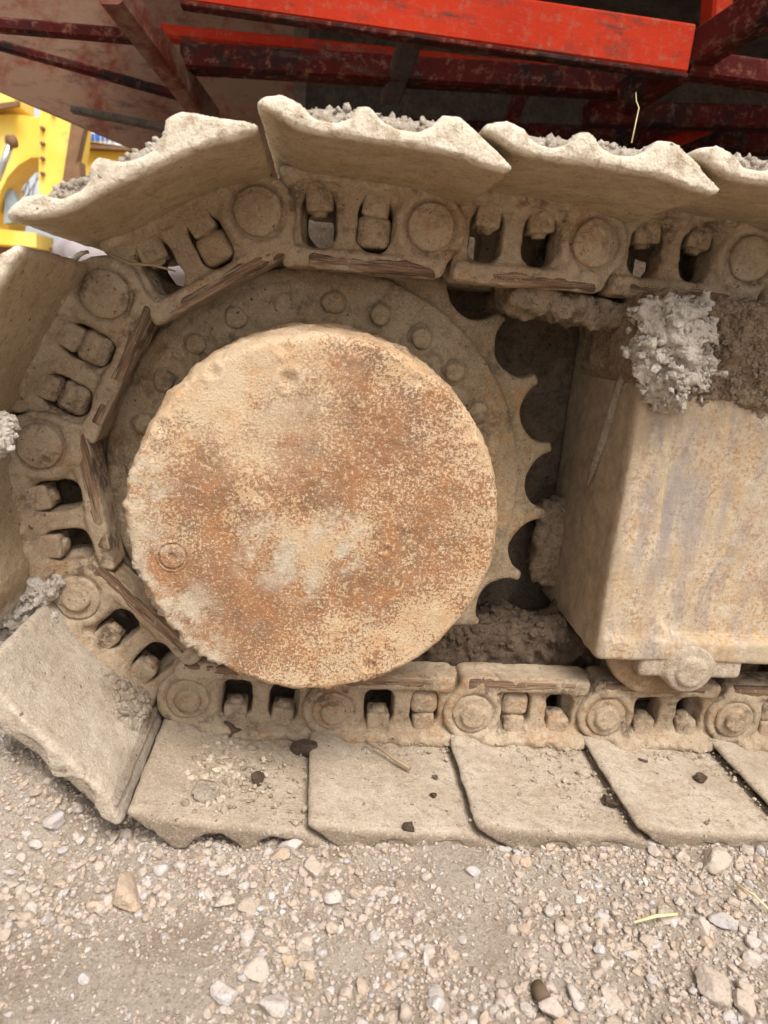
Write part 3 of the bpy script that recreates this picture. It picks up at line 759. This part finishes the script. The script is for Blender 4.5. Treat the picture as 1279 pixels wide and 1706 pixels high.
scatter(4200, .0010, .0045, 0, (-.62, -.20, .02, .55), lambda x, y: .7+0*x, 2.4, .3)
gv = put('gravel', mesh('gravel', np.concatenate(GV), np.concatenate(GFc), M_STONE, False, np.concatenate(GT)))
tag(gv, 'loose pale gravel and grit covering the dirt', 'gravel', kind='stuff')
# crumbs lying on the lower shoes
GV, GFc, GT = [], [], []; base = 0
SZ = -.312-.0440
def on_shoe(x, y): return np.interp(x, [-.16, .039, 1.0], [-.299, -.312, -.312])-.0455+.001*np.sin(x*90)
def crumbd(x, y): return np.clip(.25+fbm(x, y, 0*x, 14, 3, 44)*1.1+1.2*np.exp(-((x+.10)/.06)**2-((y-.10)/.06)**2)+.7*np.exp(-((y-.175)/.03)**2), 0, 1)*np.where(np.abs((x-.016) % .2-.0) < .012, .2, 1)
scatter(5000, .0008, .0026, 0, (-.175, .80, .012, .19), crumbd, 2.0, .3, on_shoe)
scatter(650, .002, .0058, 0, (-.165, .80, .012, .19), crumbd, 2.6, .3, on_shoe)
scatter(2200, .0012, .0080, 0, (-.185, -.01, .02, .18), lambda x, y: np.exp(-((x+.115)/.045)**2-((y-.095)/.05)**2), 2.6, .3, on_shoe)
for gx0 in (.013, .213, .413, -.19):   # fill of the gaps between the shoes
    scatter(110, .002, .006, 0, (gx0-.018, gx0+.012, .02, .19), lambda x, y: .6+0*x, 1.6, .2, lambda x, y: on_shoe(x, y)-.022)
cr = put('soil_crumbs', mesh('soil_crumbs', np.concatenate(GV), np.concatenate(GFc), M_CRUMB, False, np.concatenate(GT)))
tag(cr, 'dry soil crumbs scattered over the lower track shoes', 'soil', kind='stuff')

def stone_mesh(name, seed, sub, size, mat, tint, rough=.16, cut=11):
    rr = np.random.default_rng(seed); P = rocks(1, sub, rr, cut, (.9, 1.05), rough, 18.)[0]*np.array(size)
    return mesh(name, P, ICO[sub][1], mat, False, np.full(len(P), tint))
def rock(px, py, wpx, asp, tint, label, seed, name='rock', cat='rock', mat=None, zz=None, hz=.7, group=None):
    z = GZ-.006 if zz is None else zz
    p = atz(px, py, z)
    if zz is not None: zz = float(on_shoe(p[0], 0)); p = atz(px, py, zz)
    dep = float((p-CAM) @ FW); w = wpx*dep/FPX/2
    me = stone_mesh(name, seed, 3, (w, w*asp, w*hz), mat or M_STONE, tint)
    o = put(name, me); zg = float(gh(np.array([p[0]]), np.array([p[1]]))[0]) if zz is None else zz
    o.location = (p[0], p[1], zg+w*hz*.45); o.rotation_euler = (0, 0, (seed*37 % 60-30)/57.)
    return tag(o, label, cat, group)
for k, a in enumerate((
    (208, 1508, 74, 1.0, .66, 'largest tan rock half sunk in the gravel at lower left'),
    (157, 1517, 36, 1.0, .62, 'ochre yellow stone touching the large tan rock'),
    (375, 1660, 46, .8, .93, 'white and grey speckled stone near the bottom edge'),
    (95, 1428, 38, .9, .90, 'blue grey angular stone at left in front of the tilted shoe'),
    (408, 1572, 32, 1.4, .97, 'upright white grey stone left of centre in the gravel'),
    (428, 1625, 44, .9, .50, 'flat pinkish tan stone above the speckled white stone'),
    (455, 1682, 50, .9, .78, 'pale pinkish grey stone cut by the bottom edge'),
    (556, 1508, 34, 1.1, .76, 'smooth cream stone below the second lower shoe'),
    (516, 1466, 38, 1.1, .52, 'wide beige stone below the gap between two lower shoes'),
    (484, 1431, 42, .6, .80, 'long pale stone touching the edge of the lowest left shoe'),
    (372, 1516, 34, .8, .50, 'rounded beige stone right of the large tan rock'),
    (412, 1524, 32, 1.1, .22, 'brown rounded stone beside the rounded beige stone'),
    (508, 1580, 32, 1.2, .52, 'egg shaped tan stone in the middle foreground'),
    (512, 1623, 34, .8, .55, 'tan stone lying below the egg shaped stone'),
    (680, 1585, 26, 1.0, .92, 'small blue grey stone left of the smooth sand patch'),
    (725, 1682, 34, 1.0, .95, 'white knobbly stone below the smooth sand patch'),
    (1002, 1535, 28, .9, .80, 'pale grey stone left of the straw'),
    (1112, 1535, 36, .9, .38, 'brown stone under the end of the straw'),
    (1200, 1543, 42, .8, .88, 'flat grey stone right of the straw'),
    (1170, 1553, 34, 1.1, .50, 'beige stone beside the flat grey stone'),
    (1188, 1640, 64, 1.1, .40, 'big tan boulder at lower right of the gravel'),
    (1236, 1672, 46, 1.0, .55, 'cream block next to the big tan boulder'),
    (1020, 1665, 32, 1.6, .72, 'tall pinkish white stone at the bottom right foreground'),
    (1255, 1600, 36, .9, .74, 'pale stone at the right edge of the gravel'),
    (868, 1448, 20, 1.6, .90, 'slim grey stone below the third lower shoe'),
    (1190, 1460, 50, .9, .36, 'dusty tan clump below the fourth lower shoe'),
    (785, 1475, 26, .9, .9, 'grey clod at the head of the smooth sand patch'),
    )): rock(*a, seed=300+k)
PEB = [stone_mesh('pebble', 400+k, 2, (1, .85, .7), M_STONE, t, .10) for k, t in enumerate((.2, .45, .52, .58, .75, .8, .95, .35, .66, .88))]
rp = np.random.default_rng(77); cnt = 0
while cnt < 190:
    x, y = rp.uniform(-.42, .72), rp.uniform(-.23, .01)
    if float(dens(np.array([x]), np.array([y]))[0]) < rp.random()*1.1: continue
    s = .0052+.005*rp.random()**2
    o = put('pebble', PEB[cnt % 10]); o.scale = (s, s, s); o.rotation_euler = (rp.normal(0, .4), rp.normal(0, .4), rp.uniform(0, 6.28))
    o.location = (x, y, float(gh(np.array([x]), np.array([y]))[0])+s*.3)
    tag(o, 'small angular pebble loose among the gravel', 'pebble', 'loose pebbles in the foreground gravel'); cnt += 1
# dark clods on the shoes
for k, (px, py, w, lab) in enumerate((
    (385, 1220, 44, 'dark moist clod at the inner edge of the leftmost flat shoe'),
    (430, 1300, 34, 'dark crumbly clod in the middle of the leftmost flat shoe'),
    (508, 1250, 40, 'dark clod wedged in the gap between the first two flat shoes'),
    (681, 1380, 24, 'brown clod near the front edge of the second flat shoe'),
    (1014, 1338, 30, 'dark clod at the right edge of the third flat shoe'),
    (1070, 1270, 17, 'small dark clod on the upper part of the fourth flat shoe'),
    (1165, 1298, 23, 'round dark clod in the middle of the fourth flat shoe'),
    (725, 1295, 12, 'tiny dark clod on the right half of the second flat shoe'),
    (722, 1325, 12, 'tiny dark clod below its twin on the second flat shoe'))):
    rock(px, py, w, .9, .1, lab, 500+k, 'clod', 'clod', M_CLOD, SZ, .6)
for k, (px, py, w, lab) in enumerate((
    (342, 1322, 46, 'pale crumbly clod in front on the leftmost flat shoe'),
    (270, 1235, 30, 'yellowish lump at the back left corner of the leftmost flat shoe'),
    (300, 1195, 24, 'pale yellow stone beside the pin on the leftmost flat shoe'))):
    rock(px, py, w, .9, .6, lab, 520+k, 'clod', 'clod', M_SOIL, SZ, .6)
# clay crust and crumbs on the tilted shoe at lower left
Fs = frame_of(I0+3)
def crust_sdf(x, y, z):
    h = .042-.016*np.clip(1-((x+.035)/.055)**2-((y-.155)/.05)**2, 0, 1)-.010*np.clip(fbm(x, y, 0*z, 26, 5, 141, .62), 0, 1)+.006
    return smax(h-z, z-.052, .003)+.004*fbm(x, y, z, 60, 4, 142, .6)
V, Fq = surface(crust_sdf, (-.085, .085, .0), (.03, .20, .056), .0026)
V, Fq = clodded(V, Fq, 260, .0015, .008, 143, lambda v: v[:, 2] < .036)
o = put('clay_crust', mesh('clay_crust', V, Fq, M_SOIL)); o.matrix_world = Fs
tag(o, 'crumbly pale clay crust on the tilted lower left shoe', 'clay crust')

# ------------------------------------------------------------------ small dry plants and litter
def litter(name, pts, rad, mat, label, cat, n=6):
    b = MB(); b.tube(pts, rad, n); return tag(b.obj(name, mat, None, True), label, cat)
a = atz(1055, 1537, GZ+.012); c = atz(1128, 1523, GZ+.012)
litter('straw', [a, (a+c)/2+[0, 0, .003], c], [.0016, .002, .0016], M_STRAW, 'short pale straw lying on the gravel at right', 'straw')
a = atz(1225, 1472, GZ+.012); c = atz(1285, 1520, GZ+.008)
litter('straw', [a, (a+c)/2+[0, 0, .004], c], .0012, M_STRAW, 'thin yellow straw at the right edge of the gravel', 'straw')
a = atz(608, 1236, SZ+.012); c = atz(683, 1280, SZ+.006)
litter('twig', [a, a*.6+c*.4+[0, .002, .002], a*.3+c*.7, c], [.0014, .002, .0026, .003], M_TWIG, 'brown twig lying on the second flat shoe', 'twig')
p = aty(1052, 238, .12)
litter('weed_stalk', [p, p+[.001, 0, .018], p+[.002, 0, .034], p+[-.002, 0, .040], p+[-.004, 0, .048]], [.0008, .0007, .0007, .0006, .0003], M_STRAW, 'dry weed stalk standing on the third upper shoe', 'weed')
a = aty(185, 425, .17); c = aty(292, 452, .18)
litter('dry_root', [a, a*.7+c*.3+[0, 0, -.004], a*.35+c*.65+[0, 0, .001], c], [.001, .002, .0022, .001], M_TWIG, 'dry root strand hanging over the window of the upper left link', 'root')
a = atz(893, 1640, GZ+.004); c = atz(908, 1668, GZ+.004)
b = MB(); b.tube([a, a*.5+c*.5, c], [.0065, .0075, .007], 10)
st = empty('stub', tuple(c)); tag(st, 'dark stub with a white knob on the sand at lower right', 'stub')
b.obj('dark_shaft', M_BUTT, st, True).matrix_local = T(*(-c))
o = put('white_knob', stone_mesh('white_knob', 611, 3, (.0115, .0115, .010), M_STONE, .72), st, T(.002, -.006, .003))

# ------------------------------------------------------------------ red steelwork overhead
up_ = empty('red_steel_frame', (.6, 1.2, .8)); tag(up_, 'red painted steel framework overhead with dirty beams and braces', 'steel frame')
UI = T(-.6, -1.2, -.8)
def beam(name, p, q, w, h, mat, bev=.006, up=(0, 0, 1)):
    b = MB(); b.bar(tuple(p), tuple(q), w, h, up, bev); o = b.obj(name, mat, up_); o.matrix_local = UI; return o
def span(name, a, b_, y0, y1, h, dep, mat):
    """beam whose lower front edge runs from photo point a to b_ at depths y0, y1"""
    p, q = aty(*a, y0), aty(*b_, y1); p = p+[0, dep/2, h/2]; q = q+[0, dep/2, h/2]
    d = q-p; return beam(name, p, q+d*.0, dep, h, mat)
span('main_beam', (300, 2), (1145, 122), .95, .95, .095, .05, M_RED)
span('beam_lip', (300, 8), (1145, 130), .945, .945, .010, .03, M_REDD)
span('main_beam', (1150, 123), (1700, 200), .95, .97, .05, .05, M_REDD)
span('lower_beam', (300, 112), (1060, 158), 1.15, 1.15, .055, .06, M_REDD)
span('lower_beam', (265, 60), (1060, 140), 1.32, 1.32, .03, .05, M_RED)
span('far_beam', (250, 215), (1400, 258), 1.7, 1.7, .06, .06, M_REDD)
span('far_beam', (980, 205), (1400, 215), 1.45, 1.45, .06, .06, M_REDD)
beam('brace', aty(1310, -10, .80), aty(1040, 165, 1.15), .05, .075, M_REDD)
beam('brace', aty(690, 50, 1.02), aty(650, 165, 1.25), .05, .03, M_DARK)
beam('brace', aty(185, -20, .9), aty(350, 200, 1.35), .05, .06, M_REDB)
beam('brace', aty(1230, 190, 1.6), aty(1090, 250, 1.6), .03, .04, M_RED)
b = MB(); b.bar((-.1, 2.1, .9), (3.2, 2.1, .9), .05, .9); b.obj('bulkhead', M_DARK, up_).matrix_local = UI
beam('brace', aty(870, 150, 1.6), aty(840, 230, 1.6), .05, .04, M_REDD)
beam('post', aty(1190, 60, .97), aty(1200, -80, .97), .06, .045, M_RED)
b = MB(); b.bar((-.55, 2.6, 1.28), (3.2, 2.6, 1.28), 3.6, .04); b.obj('deck_plate', M_DARK, up_).matrix_local = UI  # colour kept near black to stand for the shade between beams
# dusty side plate at upper left
pl = [aty(-160, 70, 1.6), aty(250, 252, 1.25), aty(330, 190, 1.25), aty(300, 60, 1.2), aty(150, -40, 1.2), aty(-160, -60, 1.6)]
def slab(name, P, t, mat):
    P = [Vector(p) for p in P]; n = (P[1]-P[0]).cross(P[2]-P[0]).normalized()*t; k = len(P)
    V = [tuple(p) for p in P]+[tuple(p+n) for p in P]
    F = [tuple(range(k)), tuple(range(2*k-1, k-1, -1))]+[(i+k, (i+1) % k+k, (i+1) % k, i) for i in range(k)]
    o = put(name, mesh(name, V, F, mat, False), up_, UI); return o
slab('side_plate', [aty(-200, 66, 1.55), aty(255, 262, 1.55), aty(330, 300, 1.55), aty(490, 330, 1.55), aty(490, -60, 1.55), aty(-200, -60, 1.55)], .03, M_REDB)
beam('side_rail', aty(-200, 20, 1.40), aty(300, 160, 1.45), .03, .022, M_REDD)
beam('side_rail', aty(120, 182, 1.42), aty(330, 225, 1.42), .03, .018, M_DARK)
beam('side_rail', aty(-200, 25, 1.3), aty(230, 62, 1.3), .03, .03, M_REDD)

# ------------------------------------------------------------------ yellow machine, trees and heap beyond
YE = 6.0
ex = empty('yellow_excavator', tuple(aty(60, 520, YE))); tag(ex, 'yellow excavator standing in the background at left', 'excavator')
EL = Vector(ex.location)
def epart(name, px, y0, y1, mat, parent=ex):
    P = [aty(a, b_, y0) for a, b_ in px]; b = MB(); b.prism([(p[0], p[2]) for p in P][::-1], y0, y1)
    o = b.obj(name, mat, parent)
    if parent is ex: o.matrix_local = T(*(-EL))
    return o
arch = [(-60, 196), (20, 190), (75, 196), (75, 262), (52, 262), (30, 275), (12, 295), (0, 320), (-10, 350), (-60, 350)]
epart('boom_plate', arch, YE, YE+.35, M_YEL)
epart('boom_post', [(66, 175), (128, 180), (122, 240), (98, 340), (64, 335)], YE-.2, YE+.2, M_YEL)
epart('boom_flange', [(118, 205), (140, 210), (112, 338), (98, 338)], YE-.26, YE-.15, M_BROWN)
epart('arm', [(-40, 120), (24, 148), (24, 172), (-40, 182)], YE-.1, YE+.3, M_YEL)
epart('arm_edge', [(-40, 176), (30, 168), (30, 176), (-40, 188)], YE-.14, YE-.1, M_BROWN)
epart('cab_body', [(140, 205), (270, 235), (270, 330), (140, 330)], YE+.5, YE+1.6, M_YEL)
epart('sign_panel', [(146, 219), (206, 228), (206, 243), (146, 236)], YE+.44, YE+.498, M_WHITE)
for a0, a1 in ((150, 156), (158, 165), (168, 172), (175, 180), (184, 190)):
    epart('sign_letter', [(a0, 222), (a1, 223), (a1, 233), (a0, 232)], YE+.42, YE+.438, M_BLUE)
epart('cab_sill', [(140, 240), (270, 248), (270, 253), (140, 246)], YE+.40, YE+.498, M_BROWN)
epart('lower_rail', [(-60, 375), (60, 388), (60, 412), (-60, 402)], YE-.1, YE+.3, M_YEL)
epart('side_panel', [(-60, 300), (10, 310), (22, 345), (10, 400), (-60, 400)], YE+.25, YE+.6, M_YEL)
epart('window', [(8, 318), (20, 316), (30, 345), (22, 370), (6, 372)], YE+.1, YE+.2, M_GLASS)
epart('rear_bracket', [(112, 290), (132, 268), (134, 318), (115, 325)], YE-.35, YE-.2, M_BROWN)
b = MB(); b.tube([aty(-5, 300, YE-.3), aty(18, 238, YE-.3)], .028, 10); b.obj('cylinder_rod', M_CHROME, ex, True).matrix_local = T(*(-EL))
b = MB(); b.tube([aty(14, 236, YE-.34), aty(24, 236, YE-.30)], .05, 10); b.obj('rod_pin', M_BROWN, ex, True).matrix_local = T(*(-EL))
for px, py in ((72, 215), (72, 240), (72, 265), (72, 290), (118, 190), (90, 188)):
    b = MB(); q = aty(px, py, YE-.2); b.tube([q, q+[0, -.03, 0]], .018, 8); b.obj('bolt', M_BROWN, ex, True).matrix_local = T(*(-EL))
epart('track_base', [(-60, 405), (250, 420), (250, 470), (-60, 460)], YE+.2, YE+1.6, M_BROWN)
random.seed(5)
for t, (px, lab) in enumerate(((35, 'thin bare tree showing through the arch of the yellow boom'), (-10, 'bare tree at the left edge behind the yellow excavator'))):
    base_ = aty(px, 470, 11.0); tr = empty('bare_tree', tuple(base_)); tag(tr, lab, 'tree')
    b = MB(); b.tube([(0, 0, 0), (.05, 0, 1.2), (-.03, .1, 2.4), (.02, .1, 3.6)], [.06, .045, .03, .01], 7); b.obj('trunk', M_BARK, tr, True)
    b = MB()
    for k in range(46):
        z = random.uniform(.5, 3.2); a = random.uniform(0, 6.28); L = random.uniform(.5, 1.2)
        p0 = Vector((0, .05, z)); d = Vector((math.cos(a)*.6, math.sin(a)*.6, 1.)).normalized(); p1 = p0+d*L*.5+Vector((random.uniform(-.1, .1),)*3); p2 = p1+(d+Vector((random.uniform(-.4, .4), 0, .1)))*L*.5
        b.tube([p0, p1, p2], [.016, .011, .005], 5)
    b.obj('crown', M_BARK, tr, True)
hp = [aty(150, 395, 4.4), aty(230, 372, 4.4), aty(330, 400, 4.4), aty(420, 470, 4.4), aty(60, 470, 4.4)]
V, Fq = surface(lambda x, y, z: ell(x, y, z, (float(aty(255, 440, 4.6)[0]), 4.6, float(aty(255, 440, 4.6)[2])), (.62, .5, .24))+.05*fbm(x, y, z, 3, 4, 151), tuple(aty(255, 440, 4.6)-[.8, .7, .4]), tuple(aty(255, 440, 4.6)+[.8, .7, .4]), .035)
tag(put('rubble_heap', mesh('rubble_heap', V, Fq, M_HEAP)), 'low lilac grey heap seen behind the upper left shoe', 'heap')
